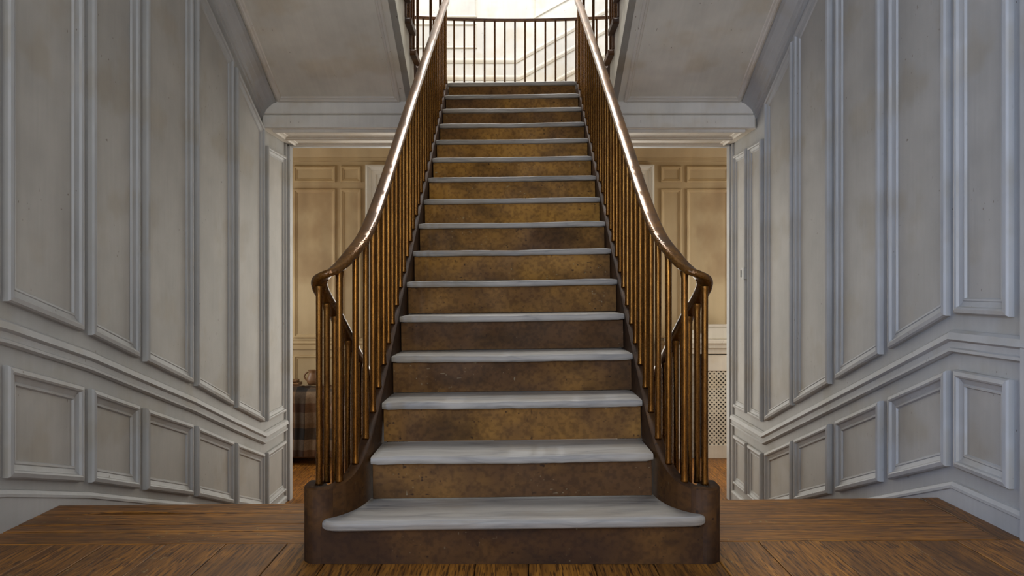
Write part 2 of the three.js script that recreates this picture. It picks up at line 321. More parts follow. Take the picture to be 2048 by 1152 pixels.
// ------------------------------------------------------------------ hall floor: boards
{
  const fl = thing('floor', 'oak plank floor of the entrance hall, worn and brown', 'floor', [0, 0, 0], null, S);
  const sub = new THREE.Shape(); sub.moveTo(XL, -1.6); sub.lineTo(XR, -1.6); sub.lineTo(XR, edgeD(XR) - 0.012); sub.lineTo(XL, edgeD(XL) - 0.012); sub.closePath();
  const sg = new THREE.ExtrudeGeometry(sub, { depth: 0.12, bevelEnabled: false }); sg.rotateX(-Math.PI / 2); sg.translate(0, -0.142, 0); mesh('subfloor', uvBox(sg), M.gap, fl);
  const board = (pts, m, axis, dy = 0) => {
    const c = 0.0022, s = new THREE.Shape(inset(pts, c + (axis === 'x' ? 0.0045 : 0.0018)).map(([x, d]) => new THREE.Vector2(x, d)));
    const g = new THREE.ExtrudeGeometry(s, { depth: 0.018, bevelEnabled: true, bevelThickness: c, bevelSize: c, bevelSegments: 1 });
    g.rotateX(-Math.PI / 2); g.translate(0, -0.018 - c + dy, 0);
    mesh('board', uvBox(g, rr(0, 5), rr(0, 5), axis), m, fl);
  };
  const seam = (x) => 3.268 + 0.016 * x;
  // boards running towards the stairs
  let x = XL + 0.005;
  const widths = [0.32, 0.20, 0.22, 0.21, 0.23, 0.2, 0.22];
  let i = 0;
  while (x < XR - 0.03) {
    let w = Math.min(widths[i % widths.length] + rr(-0.02, 0.02), XR - 0.005 - x); if (XR - 0.005 - x - w < 0.08) w = XR - 0.005 - x;
    const cuts = [-1.59, rr(-0.9, 0.2), rr(1.2, 2.5), null];
    for (let k = 0; k < 3; k++) {
      const e0 = cuts[k], a1 = cuts[k + 1];
      const poly = [[x, e0], [x + w, e0], [x + w, a1 ?? seam(x + w)], [x, a1 ?? seam(x)]];
      board(poly, (rnd() < 0.5 ? M.oak : M.oakDark)[rnd() < 0.5 ? 0 : 1], 'z', rr(-0.0012, 0.0008));
    }
    x += w; i++;
  }
  // border boards along the edge of the steps, cut round the stair foot
  const rows = (f, x0, x1) => { for (let k = 0; k + 1 < f.length; k++) { const y0 = (q) => lerp(seam(q), edgeD(q), f[k]), y1 = (q) => lerp(seam(q), edgeD(q), f[k + 1]); const lip = x0 < 0 && k === 3 ? [[-1.86, 0], [-1.79, 0.030], [-1.70, 0.042], [-1.60, 0.034], [-1.52, 0.030], [-1.45, 0.008], [-1.38, 0]].map(([q, o]) => [q, y0(q) + o]) : []; board([[x0, y0(x0)], ...lip, [x1, y0(x1)], [x1, y1(x1)], [x0, y1(x0)]], M.oak[k % 2], 'x', rr(-0.001, 0.001)); } };
  rows([0, 0.27, 0.45, 0.72, 1], XL + 0.005, -0.60);
  rows([0, 0.36, 1], 0.60, XR - 0.1);
  board([[XR - 0.1, seam(XR - 0.1)], [XR - 0.005, seam(XR)], [XR - 0.005, edgeD(XR)], [XR - 0.1, edgeD(XR - 0.1)]], M.oakDark[0], 'z');
}
// ------------------------------------------------------------------ steps down beside the main flight, and the lower floor
for (const s of [-1, 1]) {
  const t = thing('descending_steps', s < 0 ? 'shallow wooden steps going down beside the left hall wall' : 'shallow wooden steps going down beside the right hall wall', 'steps', [0, 0, 0], 'steps down to the garden room');
  const xa = s < 0 ? XL + 0.02 : 0.758, xb = s < 0 ? -0.758 : XR - 0.02, run = 0.452, rise = -LOW / 6;
  const e = (x, o) => edgeD(x) + o;
  mesh('riser', uvBox(loft([[V(xa, -0.0225, e(xa, -0.010)), V(xb, -0.0225, e(xb, -0.010)), V(xb, -rise, e(xb, -0.010)), V(xa, -rise, e(xa, -0.010))], [V(xa, -0.0225, e(xa, 0)), V(xb, -0.0225, e(xb, 0)), V(xb, -rise, e(xb, 0)), V(xa, -rise, e(xa, 0))]], { capStart: true, capEnd: true, out: true }), 0, 0, 'x'), M.oakDark[0], t);
  for (let k = 1; k < 6; k++) {
    const y = -k * rise, nd = 3.9 + k * run;
    mesh('tread', uvBox(cbox(xa, xb, y - 0.04, y, k > 1 ? nd - run - 0.012 : 3.80, nd + 0.02, 0.006), rr(0, 3), rr(0, 3), 'x'), M.oakDark[k % 2], t);
    mesh('riser', uvBox(box(xa, xb, y - rise + 0.001, y - 0.041, nd - 0.02, nd), rr(0, 3), 0, 'x'), M.oakDark[k % 2], t);
  }
}
{
  const f = thing('floor', 'lower parquet floor of the garden room seen through the side openings', 'floor', [0, 0, 0], null, S);
  mesh('subfloor', merge([box(-4.1, 4.1, LOW - 0.2, LOW - 0.022, 5.8, 10.1), box(-2.35, 2.3, LOW - 0.2, LOW - 0.1, -1.9, 5.8)]), M.gap, f);
  for (let k = 0, x = -4.05; x < 4.05; k++) {
    const w = Math.min(0.26 + rr(-0.03, 0.03), 4.06 - x); const cut = rr(7.2, 8.6);
    for (const [a, b] of [[5.85, cut], [cut, 10.0]]) mesh('board', uvBox(cbox(x + 0.001, x + w - 0.001, LOW - 0.021, LOW, a + 0.001, b - 0.001, 0.002), rr(0, 4), rr(0, 4), 'z'), M.oak[k % 2], f);
    x += w;
  }
}
// ------------------------------------------------------------------ main staircase
const stairs = thing('central_staircase', 'central straight flight with bronze risers and grey marble treads', 'staircase');
// plan line of the curved stair foot (left side mirrored): [x, d]
const footPlan = new THREE.CatmullRomCurve3([[0.563, 7.16], [0.563, 5.4], [0.563, 4.2], [0.563, 3.75], [0.564, 3.52], [0.567, 3.36], [0.576, 3.24], [0.598, 3.145], [0.632, 3.075], [0.668, 3.036], [0.700, 3.030], [0.722, 3.050], [0.733, 3.095], [0.735, 3.18], [0.735, 3.4], [0.735, 4.0], [0.735, 5.0], [0.735, 6.1]].map(([x, d]) => new THREE.Vector3(x, 0, -d)), false, 'centripetal');
const NP = 420, plan = footPlan.getPoints(NP * 2), planD = plan.map((p) => -p.z);
const turn = planD.indexOf(Math.min(...planD));
const smax = (a, b, k) => 0.5 * (a + b + Math.sqrt((a - b) * (a - b) + k * k));
const FOOT = 0.256;
const stringTop = (i) => { const d = planD[i]; if (i <= turn) return smax(FOOT, pitch(d) + 0.012, 0.045); return FOOT - 0.42 * smax(0, d - 3.19, 0.04) + 0.010; };
const stringBot = (i) => { const d = planD[i]; if (i <= turn) return Math.max(0, pitch(d) - 0.30); return Math.min(0, stringTop(i) - 0.268); };
function stringGeo(s) {
  const idx = []; for (let i = 0; i <= NP * 2; i++) if (i % 8 === 0 || (planD[i] < 3.7 && i % 2 === 0)) idx.push(i);
  const HW = 0.021, c = 0.006;
  const loops = idx.map((i) => {
    const a = plan[Math.max(0, i - 1)], b = plan[Math.min(plan.length - 1, i + 1)], T = b.clone().sub(a).normalize(), n = new THREE.Vector3(-T.z, 0, T.x), p = plan[i], y1 = stringTop(i), y0 = stringBot(i);
    return [[-HW, y0], [-HW, y1 - c], [-HW + c, y1], [HW - c, y1], [HW, y1 - c], [HW, y0]].map(([o, y]) => { const q = p.clone().addScaledVector(n, o); return new THREE.Vector3(q.x * s, y, q.z); });
  });
  return finish(loft(loops, { capStart: true, capEnd: true, out: true }), 0.8);
}
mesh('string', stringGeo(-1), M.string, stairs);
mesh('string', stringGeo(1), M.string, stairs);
// first riser runs flush into the curved ends
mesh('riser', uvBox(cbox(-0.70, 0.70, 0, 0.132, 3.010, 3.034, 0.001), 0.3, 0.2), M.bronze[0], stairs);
const TILT = 0.013;
// marble treads
function treadGeo(x0, x1, d0, d1, th, k) {
  const r = th / 2, prof = [];
  for (let a = 0; a <= 8; a++) { const t = -Math.PI / 2 + Math.PI * a / 8; const q = (v, e) => Math.sign(v) * Math.pow(Math.abs(v), e); prof.push([d0 + r * 0.75 - q(Math.cos(t), 0.6) * r * 0.75, -r + q(Math.sin(t), 0.75) * r]); }
  prof.push([d1, 0], [d1, -th]);
  const loops = []; const n = 40;
  for (let i = 0; i <= n; i++) {
    const x = lerp(x0, x1, i / n), e = Math.min(i, n - i) === 0 ? 0.004 : 0;
    const wob = 0.0030 * (vnoise(x * 5 + 40, k * 3.7, 999, 999, 5) - 0.5) + 0.0022 * (vnoise(x * 26 + 40, k * 1.7, 999, 999, 6) - 0.5);
    const sag = -0.006 * Math.exp(-Math.pow(x / 0.3, 2)) * (0.4 + 0.6 * vnoise(k * 2.3, 1, 99, 99, 8));
    loops.push(prof.map(([d, y], j) => new THREE.Vector3(x, y + (j < 9 ? wob + sag * (y > -r ? 1 : 0.4) : 0) - e * Math.sign(y + r) , -(d + (j < 9 ? wob * 1.3 + e : 0)))));
  }
  return loft(loops, { capStart: true, capEnd: true });
}
for (let n = 1; n <= 16; n++) {
  const y = RISE * n, d = dn(n);
  if (n === 1) {
    const inner = []; for (let i = turn; i >= 0; i -= 2) { const a = plan[Math.max(0, i - 1)], b = plan[i + 1], T = b.clone().sub(a).normalize(); const q = plan[i].clone().addScaledVector(new THREE.Vector3(-T.z, 0, T.x), 0.0215); const X = q.x; if (X < 0.655 && -q.z < 3.31) inner.push([X, -q.z]); }
    const flip = inner.length && inner[0][0] > 0.66 ? null : null;
    const R = inner, front = [];
    const pts = [];
    for (let i = 0; i <= 24; i++) { const t = i / 24, x = lerp(-0.600, 0.605, t); pts.push([x, 2.984 + 0.003 * (vnoise(x * 6 + 9, 2, 99, 99, 3) - 0.5)]); }
    for (const [x, dd] of [[0.640, 2.987], [0.660, 2.994], [0.668, 3.004], [0.664, 3.018]]) pts.push([x, dd]);
    for (const [x, dd] of R) if (x < 0.655) pts.push([x, dd]);
    const L = [...R].reverse();
    for (const [x, dd] of L) if (x < 0.655) pts.push([-x, dd]);
    for (const [x, dd] of [[-0.652, 3.018], [-0.656, 3.004], [-0.648, 2.994], [-0.628, 2.987]]) pts.push([x, dd]);
    const sh = new THREE.Shape(pts.map(([x, dd]) => new THREE.Vector2(x, dd)));
    const g = new THREE.ExtrudeGeometry(sh, { depth: 0.010, bevelEnabled: true, bevelThickness: 0.013, bevelSize: 0.013, bevelSegments: 4 });
    g.rotateX(-Math.PI / 2); g.translate(0, -0.023, 0);
    const o = mesh('tread', finish(g, 0.9, 0.2, 0.3), M.marble, stairs); o.position.y = y - 0.002; o.rotation.z = TILT;
    continue;
  }
  const o = mesh('tread', finish(treadGeo(-0.541, 0.541, d, n === 16 ? 7.213 : d + GO + 0.034, 0.033, n), 0.9, n * 0.37, n * 0.21), M.marble, stairs);
  o.position.y = y; o.rotation.z = TILT;
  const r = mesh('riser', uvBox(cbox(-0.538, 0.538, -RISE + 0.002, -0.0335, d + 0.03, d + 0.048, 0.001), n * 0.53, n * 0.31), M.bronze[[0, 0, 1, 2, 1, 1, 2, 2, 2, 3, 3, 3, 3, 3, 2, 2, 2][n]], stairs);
  r.position.y = y; r.rotation.z = TILT;
}
{ // sloping soffit under the flight
  const a = (d) => pitch(d) - 0.26, g = loft([[V(-0.54, a(3.75), 3.75), V(0.54, a(3.75), 3.75), V(0.54, a(3.75) + 0.03, 3.75), V(-0.54, a(3.75) + 0.03, 3.75)], [V(-0.54, a(7.14), 7.14), V(0.54, a(7.14), 7.14), V(0.54, a(7.14) + 0.03, 7.14), V(-0.54, a(7.14) + 0.03, 7.14)]], { capStart: true, capEnd: true, out: true });
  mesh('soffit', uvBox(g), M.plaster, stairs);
}
for (const s of [-1, 1]) { // sloping board closing the gap between the two strings
  const L = [3.3, 3.6, 6.1].map((d) => { const y = FOOT - 0.23 - 0.40 * Math.max(0, d - 3.6); return [V(0.585 * s, y, d), V(0.713 * s, y, d), V(0.713 * s, y - 0.02, d), V(0.585 * s, y - 0.02, d)]; });
  mesh('infill_board', uvBox(loft(L, { capStart: true, capEnd: true, out: true })), M.oakDark[0], stairs);
}
// ------------------------------------------------------------------ balustrades
const railPlan = new THREE.CatmullRomCurve3([[0.556, 7.16], [0.560, 6.2], [0.563, 5.2], [0.563, 4.2], [0.563, 3.75], [0.564, 3.52], [0.566, 3.37], [0.573, 3.27], [0.586, 3.19], [0.604, 3.128], [0.628, 3.082], [0.655, 3.060], [0.682, 3.066], [0.700, 3.090], [0.707, 3.13], [0.708, 3.2], [0.711, 3.4], [0.722, 4.0], [0.728, 5.0], [0.733, 6.1]].map(([x, d]) => new THREE.Vector3(x, 0, -d)), false, 'centripetal');
const RP = railPlan.getPoints(800), RD = RP.map((p) => -p.z), RT = RD.indexOf(Math.min(...RD));
const RL = [0]; for (let i = 1; i < RP.length; i++) RL.push(RL[i - 1] + RP[i].distanceTo(RP[i - 1]));
const railH = (i) => {   // centre height of the handrail
  const d = RD[i];
  if (i <= RT) return interp([[3.059, 1.026], [3.085, 1.052], [3.148, 1.104], [3.24, 1.150], [3.36, 1.216], [3.52, 1.298], [3.75, 1.428], [4.2, 1.690], [4.6, 1.925], [7.16, 3.405]], d);
  return interp([[3.059, 1.026], [3.085, 1.004], [3.13, 0.976], [3.2, 0.945], [3.4, 0.880], [3.83, 0.715], [4.42, 0.474], [6.1, -0.20]], d);
};
const railRaw = RP.map((_, i) => railH(i));
const railY = (i) => { let t = 0, n = 0; for (let k = 0; k < RP.length; k++) { const w = Math.exp(-Math.pow((RL[k] - RL[i]) / 0.05, 2)) * (k ? RL[k] - RL[k - 1] : 0); t += w * railRaw[k]; n += w; } return t / n; };
const footAt = (i) => { const d = RD[i]; if (i <= RT) return smax(FOOT, pitch(d) + 0.012, 0.045) - 0.004; return FOOT - 0.42 * smax(0, d - 3.19, 0.04) + 0.006; };
const oval = (w, h) => { const o = []; for (let k = 0; k < 20; k++) { const t = k / 20 * Math.PI * 2; const q = (v) => Math.sign(v) * Math.pow(Math.abs(v), 0.6); o.push([q(Math.cos(t)) * w, q(Math.sin(t)) * h + (Math.sin(t) < -0.3 ? 0.004 : 0)]); } return o; };
function rod(x, d, y0, y1, r = 0.0123, boss = true) {
  const p = boss ? [[0.001, 0], [0.0138, 0], [0.0142, 0.006], [0.0132, 0.012], [r * 1.05, 0.026], [r, 0.04], [r * 0.97, (y1 - y0) * 0.5], [r * 1.02, y1 - y0 - 0.03], [r * 1.25, y1 - y0 - 0.012], [r * 1.25, y1 - y0]] : [[0.001, 0], [r, 0], [r * 0.97, (y1 - y0) * 0.5], [r, y1 - y0]];
  const g = new THREE.LatheGeometry(p.map(([a, b]) => new THREE.Vector2(a, b)), 12); const q = g.attributes.position, uv = g.attributes.uv;
  for (let i = 0; i < q.count; i++) uv.setXY(i, uv.getX(i) * 0.075 + x * 7 + d * 3, q.getY(i) + d * 1.7);
  g.translate(x, y0, -d); return g;
}
function balustrade(s, label) {
  const t = new THREE.Group(); t.name = 'balustrade'; t.userData = { label }; stairs.add(t);
  // handrail: down the main flight, round the curved foot and on down beside the lower steps; above the landing it wreathes into the upper flight
  const pts = [];
  for (const [x, d, y] of [[0.735, 7.27, 3.66], [0.705, 7.31, 3.615], [0.66, 7.32, 3.57], [0.60, 7.29, 3.50]]) pts.push(new THREE.Vector3(x * s, y, -d));
  for (let i = 0; i <= 800; i += (RD[i] < 3.6 ? 4 : 12)) pts.push(new THREE.Vector3(RP[i].x * s, i < 8 || i > 780 ? railH(i) : railY(i), RP[i].z));
  const curve = new THREE.CatmullRomCurve3(pts, false, 'centripetal');
  const fine = curve.getPoints(520);
  mesh('handrail', finish(sweep(fine, (f, i) => { const d = -fine[i].z, k = 1 + 0.02 * Math.exp(-Math.pow((d - 3.1) / 0.12, 2)); return oval(0.029 * k, 0.0165 * k); }, { upright: false }), 1.2), M.rail, t);
  // balusters stand at equal steps along the plan line
  const at = (l) => { let i = 1; while (i < 800 && RL[i] < l) i++; return i; };
  const down = (r) => { let i = 0; while (i < RT && RP[i].x / RD[i] < r) i++; return i; };      // main side: by bearing
  const spots = [], foot = down(0.1718);
  for (let l = RL[foot]; l > 0.06; l -= 0.1402) spots.push(at(l));
  spots.push(down(0.1841), down(0.2029));
  let k0 = RT; while (k0 < 800 && RP[k0 + 1].x / RD[k0 + 1] > RP[k0].x / RD[k0]) k0++;
  for (let l = RL[k0]; l < RL[800] - 0.05; l += 0.152) spots.push(at(l));
  for (const i of spots) mesh('baluster', rod(RP[i].x * s, RD[i], footAt(i), railY(i) - 0.010), M.brass, t);
  for (const [x, dd, yr] of [[0.70, 7.315, 3.60], [0.615, 7.30, 3.50]]) mesh('baluster', rod(x * s, dd, x > 0.69 ? 2.834 : 2.719, yr, 0.0125, false), M.darkBronze, t);
  return t;
}
balustrade(-1, 'brass balustrade on the left side of the central flight, curling round its foot');
balustrade(1, 'brass balustrade on the right side of the central flight, curling round its foot');

// ------------------------------------------------------------------ upper landing, return flights
let landing;
{
  const l = thing('floor', 'upper stair landing slab at the top of the central flight', 'floor', [0, 0, 0], null, S); landing = l;
  mesh('slab', uvBox(box(XL + 0.002, XR - 0.002, 2.662, 2.718, 7.215, 8.62)), M.cream, l);
  mesh('edge', uvBox(cbox(-0.80, -0.545, 2.60, 2.72, 7.17, 7.214, 0.004)), M.cream, l);
  mesh('edge', uvBox(cbox(0.545, 0.80, 2.60, 2.72, 7.17, 7.214, 0.004)), M.cream, l);
}
{ const l = landing;
  for (const s of [-1, 1]) mesh('curtail_block', uvBox(cbox(Math.min(0.81 * s, 0.68 * s), Math.max(0.81 * s, 0.68 * s), 2.719, 2.836, 7.10, 7.30, 0.02)), M.darkWood, l); }
for (const s of [-1, 1]) {
  const t = thing('return_flight', s < 0 ? 'upper flight rising towards the viewer along the left wall, plastered underneath' : 'upper flight rising towards the viewer along the right wall, plastered underneath', 'staircase', [0, 0, 0], 'upper return flights');
  const xi = 0.81 * s, xo = (s < 0 ? XL : XR), dEnd = 2.6;
  const map = (x, d) => V(x, soffY(d), d);
  const Ns = new THREE.Vector3(0, -1, -0.46).normalize();
  const slabTop = (d) => soffY(d) + 0.17;
  const q = (x, y, d) => V(x, y, d);
  const A = [q(xi, soffY(6.95), 6.95), q(xo, soffY(6.95), 6.95), q(xo, 2.66, 6.95), q(xi, 2.66, 6.95)];
  const B = [q(xi, soffY(dEnd), dEnd), q(xo, soffY(dEnd), dEnd), q(xo, slabTop(dEnd), dEnd), q(xi, slabTop(dEnd), dEnd)];
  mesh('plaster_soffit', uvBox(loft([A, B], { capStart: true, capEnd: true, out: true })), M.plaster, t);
  // moulded frame on the soffit, in the sloping plane: s along x, y along the slope
  const L = Math.hypot(1, 0.46), smap = (a, b, h) => { const d = 6.93 - b / L, y = soffY(d); return new THREE.Vector3(a, y - h * 1 / L, -d - h * 0.46 / L * 1); };
  const x0 = Math.min(xi, xo) + (s < 0 ? 0.14 : 0.10), x1 = Math.max(xi, xo) - (s < 0 ? 0.10 : 0.14);
  mesh('soffit_moulding', frameGeo([[x0, 0.02], [x1, 0.02], [x1, 4.3], [x0, 4.3]], SMALLMOULD, smap, Ns, 1.1), M.beam, t);
  // string face towards the well: stepped plaster side
  const side = new THREE.Shape(); side.moveTo(7.16, 2.60); side.lineTo(7.16, 2.72);
  let d = 7.10, y = 2.72; const N = 13, g0 = 0.31, r0 = 0.155;
  side.lineTo(7.06, 2.72);
  for (let k = 0; k < N; k++) { side.lineTo(7.06 - k * g0, 2.72 + (k + 1) * r0 - 0.04); side.lineTo(7.06 - (k + 1) * g0, 2.72 + (k + 1) * r0 - 0.04); }
  side.lineTo(7.06 - N * g0, soffY(7.06 - N * g0)); side.lineTo(6.95, soffY(6.95)); side.lineTo(6.95, 2.6); side.closePath();
  const sg = new THREE.ExtrudeGeometry(side, { depth: 0.05, bevelEnabled: false }); sg.rotateY(Math.PI / 2); sg.translate(s < 0 ? xi - 0.052 : xi + 0.002, 0, 0);
  mesh('stepped_string', uvBox(sg), M.cream, t);
  for (let k = 0; k < N; k++) {
    const yy = 2.72 + (k + 1) * r0, da = 7.06 - (k + 1) * g0 - 0.0, db = 7.06 - k * g0 + 0.03;
    const a = s < 0 ? xo + 0.01 : xi - 0.045, b = s < 0 ? xi + 0.045 : xo - 0.01;
    mesh('tread', uvBox(cbox(a, b, yy - 0.044, yy, da, db, 0.012), k * 0.3, 0, 'x'), M.darkWood, t);
    mesh('riser', uvBox(box(s < 0 ? a : xi - 0.012, s < 0 ? xi + 0.012 : b, yy - r0 - 0.0 + 0.001, yy - 0.045, db - 0.045, db - 0.02)), M.darkWood, t);
    for (const f of [0.25, 0.75]) { const dd = 7.06 - (k + f) * g0, yr = 3.80 + (7.1 - dd) * 0.475; mesh('baluster', rod(xi, dd, yy - 0.002, yr, 0.0125, false), M.darkBronze, t); }
  }
  { const pts = [[0.815, 2.9, 5.89], [0.815, 4.5, 5.10], [0.815, 6.2, 4.26], [0.815, 6.9, 3.92], [0.812, 7.1, 3.80], [0.802, 7.2, 3.74]].map(([x, d, y]) => new THREE.Vector3(x * s, y, -d)); mesh('handrail', finish(sweep(new THREE.CatmullRomCurve3(pts, false, 'centripetal').getPoints(80), oval(0.029, 0.021), { upright: false }), 1.2), M.rail, t); }
  mesh('baluster', rod(0.80 * s, 7.20, 2.836, 3.72, 0.0125, false), M.darkBronze, t);
}
{ // guard rail at the back of the landing, slightly bowed
  const t = thing('landing_railing', 'thin dark railing along the back edge of the upper landing', 'railing');
  const dd = (x) => 8.53 - 0.10 * x * x;
  const pts = []; for (let i = 0; i <= 60; i++) { const x = lerp(-2.03, 1.98, i / 60); pts.push(V(x, 3.665, dd(x))); }
  mesh('top_rail', finish(sweep(pts, [[-0.02, -0.012], [0.02, -0.012], [0.02, 0.008], [0.012, 0.013], [-0.012, 0.013], [-0.02, 0.008]]), 0.6), M.darkWood, t);
  for (let k = -19; k <= 18; k++) { const x = k * 0.1015 + 0.03; mesh('baluster', rod(x, dd(x), 2.719, 3.655, 0.0095, false), M.darkBronze, t); }
}
// ------------------------------------------------------------------ beam and lintel over the side openings
{
  const b = thing('trim_1', 'white painted beam and coffered lintel across the hall under the landing', 'beam', [0, 0, 0], null, S);
  for (const [a, c] of [[XL + 0.001, -0.60], [0.60, XR - 0.001]]) {
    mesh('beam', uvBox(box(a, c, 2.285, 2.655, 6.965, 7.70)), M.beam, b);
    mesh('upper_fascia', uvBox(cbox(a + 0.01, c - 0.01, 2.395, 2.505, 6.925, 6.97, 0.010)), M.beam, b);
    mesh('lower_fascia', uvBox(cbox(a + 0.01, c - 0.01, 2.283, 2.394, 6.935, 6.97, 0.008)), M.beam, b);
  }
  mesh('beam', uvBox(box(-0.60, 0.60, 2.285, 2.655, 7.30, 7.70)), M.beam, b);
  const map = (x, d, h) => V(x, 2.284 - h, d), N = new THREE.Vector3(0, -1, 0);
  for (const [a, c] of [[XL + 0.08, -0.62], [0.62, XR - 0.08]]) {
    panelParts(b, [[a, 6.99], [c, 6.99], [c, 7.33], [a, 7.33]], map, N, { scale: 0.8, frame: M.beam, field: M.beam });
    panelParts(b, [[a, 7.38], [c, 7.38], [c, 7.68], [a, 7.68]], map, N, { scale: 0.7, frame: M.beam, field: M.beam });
  }
  // frame of the openings at the garden room side
  mesh('door_jamb', uvBox(merge([cbox(XL - 0.02, -2.012, LOW, 2.283, 7.701, 7.80, 0.006), cbox(XL - 0.02, XL + 0.016, LOW, 2.283, 7.655, 7.701, 0.004)])), M.frame, b);
  mesh('door_jamb', uvBox(merge([cbox(1.968, XR + 0.02, LOW, 2.283, 7.701, 7.80, 0.006), cbox(XR - 0.016, XR + 0.02, LOW, 2.283, 7.655, 7.701, 0.004)])), M.frame, b);
  mesh('door_head', uvBox(cbox(XL - 0.02, XR + 0.02, 2.262, 2.655, 7.701, 7.80, 0.006)), M.frame, b);
}
// ------------------------------------------------------------------ garden room
{
  const wside = (x0, x1, label, name) => {
    const w = thing(name, label, 'wall', [0, 0, 0], null, S);
    const y0 = 0.0, y1 = 2.0, a = 8.25, b = 9.25;
    mesh('plaster', uvBox(merge([box(x0, x1, LOW - 0.2, 0, 7.5, 10.1), box(x0, x1, 2.0, 2.66, 7.5, 10.1), box(x0, x1, 0, 2, 7.5, a), box(x0, x1, 0, 2, b, 10.1)])), M.beige, w);
  };
  wside(-4.3, -4.0, 'far left end wall of the garden room', 'wall_garden_left');
  wside(4.0, 4.3, 'far right end wall of the garden room', 'wall_garden_right');
  const wf = thing('wall_garden_front', 'garden room side of the hall partition', 'wall', [0, 0, 0], null, S);
  mesh('plaster', uvBox(merge([box(-4.3, XL - 0.021, LOW - 0.2, 2.66, 7.705, 7.80), box(XR + 0.021, 4.3, LOW - 0.2, 2.66, 7.705, 7.80)])), M.beige, wf);
  const c = thing('ceiling', 'plain garden room ceiling under the landing', 'ceiling', [0, 0, 0], null, S);
  mesh('plaster', uvBox(merge([box(-4.3, 4.3, 2.661, 2.76, 8.63, 11.2), box(-4.3, XL - 0.01, 2.661, 2.76, 7.5, 8.63), box(XR + 0.01, 4.3, 2.661, 2.76, 7.5, 8.63), box(XL - 0.01, XR + 0.01, 2.656, 2.661, 7.8, 8.63)])), M.beige, c);
  // back wall with two tall windows behind the stairs
  const D = 9.85, w = thing('wall_back', 'yellowed panelled back wall of the garden room beyond the stairs', 'wall', [0, 0, 0], null, S);
  const sh = new THREE.Shape(); sh.moveTo(-4.3, LOW - 0.2); sh.lineTo(4.3, LOW - 0.2); sh.lineTo(4.3, 2.66); sh.lineTo(-4.3, 2.66); sh.closePath();
  const wins = [[-1.52, -0.38], [0.36, 1.47]];
  for (const [a, b] of wins) { const p = new THREE.Path(); p.moveTo(a, -0.85); p.lineTo(a, 2.26); p.lineTo(b, 2.26); p.lineTo(b, -0.85); p.closePath(); sh.holes.push(p); }
  const g = new THREE.ExtrudeGeometry(sh, { depth: 0.25, bevelEnabled: false }); g.translate(0, 0, -D - 0.25); mesh('plaster', uvBox(g), M.beige, w);
  const map = (x, y, h) => V(x, y, D - h), N = new THREE.Vector3(0, 0, 1), opt = { prof: SMALLMOULD, w: 0.042, scale: 1.1, frame: M.beigeTrim, field: M.beige };
  for (const [a, b] of [[-2.53, -2.045], [-1.985, -1.745], [1.72, 1.965], [2.02, 2.52], [-3.4, -2.6], [2.6, 3.4]]) {
    panelParts(w, [[a, 2.20], [b, 2.20], [b, 2.39], [a, 2.39]], map, N, opt);
    panelParts(w, [[a, 0.40], [b, 0.40], [b, 2.125], [a, 2.125]], map, N, opt);
    if (a < 0) panelParts(w, [[a, -0.74], [b, -0.74], [b, 0.20], [a, 0.20]], map, N, opt);
  }
  const prof = [[0.05, 0], [0.045, 0.03], [0.02, 0.035], [0.0, 0.02], [-0.05, 0.018], [-0.055, 0]];
  for (const [a, b] of [[-3.99, -1.70], [1.66, 3.99]]) {
    mesh('chair_rail', railGeo([[a, 0.32], [b, 0.32]], prof, map, N), M.beigeTrim, w);
    mesh('skirting', railGeo([[a, LOW + 0.14], [b, LOW + 0.14]], [[0.02, 0], [0, 0.02], [-0.14, 0.02]], map, N), M.beigeTrim, w);
  }
  mesh('cornice', railGeo([[-3.99, 2.65], [3.99, 2.65]], [[0, 0.14], [-0.03, 0.13], [-0.06, 0.10], [-0.13, 0.05], [-0.16, 0.035], [-0.165, 0.02], [-0.20, 0.02], [-0.21, 0]], map, N), M.beige, w);
  let k = 1;
  for (const [a, b] of wins) {
    const t = thing('window_' + k++, a < 0 ? 'white framed tall window behind the left side of the stairs' : 'white framed tall window behind the right side of the stairs', 'window', [0, 0, 0], null, S);
    const poly = [[a - 0.17, -0.93], [b + 0.17, -0.93], [b + 0.17, 2.40], [a - 0.17, 2.40]];
    mesh('architrave', frameGeo(poly, [[0, 0], [0, 0.055], [0.02, 0.06], [0.035, 0.045], [0.06, 0.035], [0.065, 0.028], [0.11, 0.026], [0.115, 0.014], [0.165, 0.012], [0.17, 0], [0.171, -0.15]], map, N), M.white, t);
    const bars = [box(a, a + 0.05, -0.8, 2.26, D + 0.08, D + 0.12), box(b - 0.05, b, -0.8, 2.26, D + 0.08, D + 0.12), box(a, b, 2.20, 2.26, D + 0.08, D + 0.12), box(a, b, -0.85, -0.75, D + 0.08, D + 0.12), box((a + b) / 2 - 0.03, (a + b) / 2 + 0.03, -0.8, 2.26, D + 0.08, D + 0.12)];
    for (const y of [-0.1, 0.5, 1.1, 1.7]) bars.push(box(a, b, y, y + 0.025, D + 0.085, D + 0.115));
    mesh('sash', uvBox(merge(bars)), M.white, t);
    mesh('pane', uvBox(box(a + 0.04, (a + b) / 2, -0.8, 2.22, D + 0.098, D + 0.102)), M.glass, t);
    mesh('pane', uvBox(box((a + b) / 2, b - 0.04, -0.8, 2.22, D + 0.098, D + 0.102)), M.glass, t);
  }
}
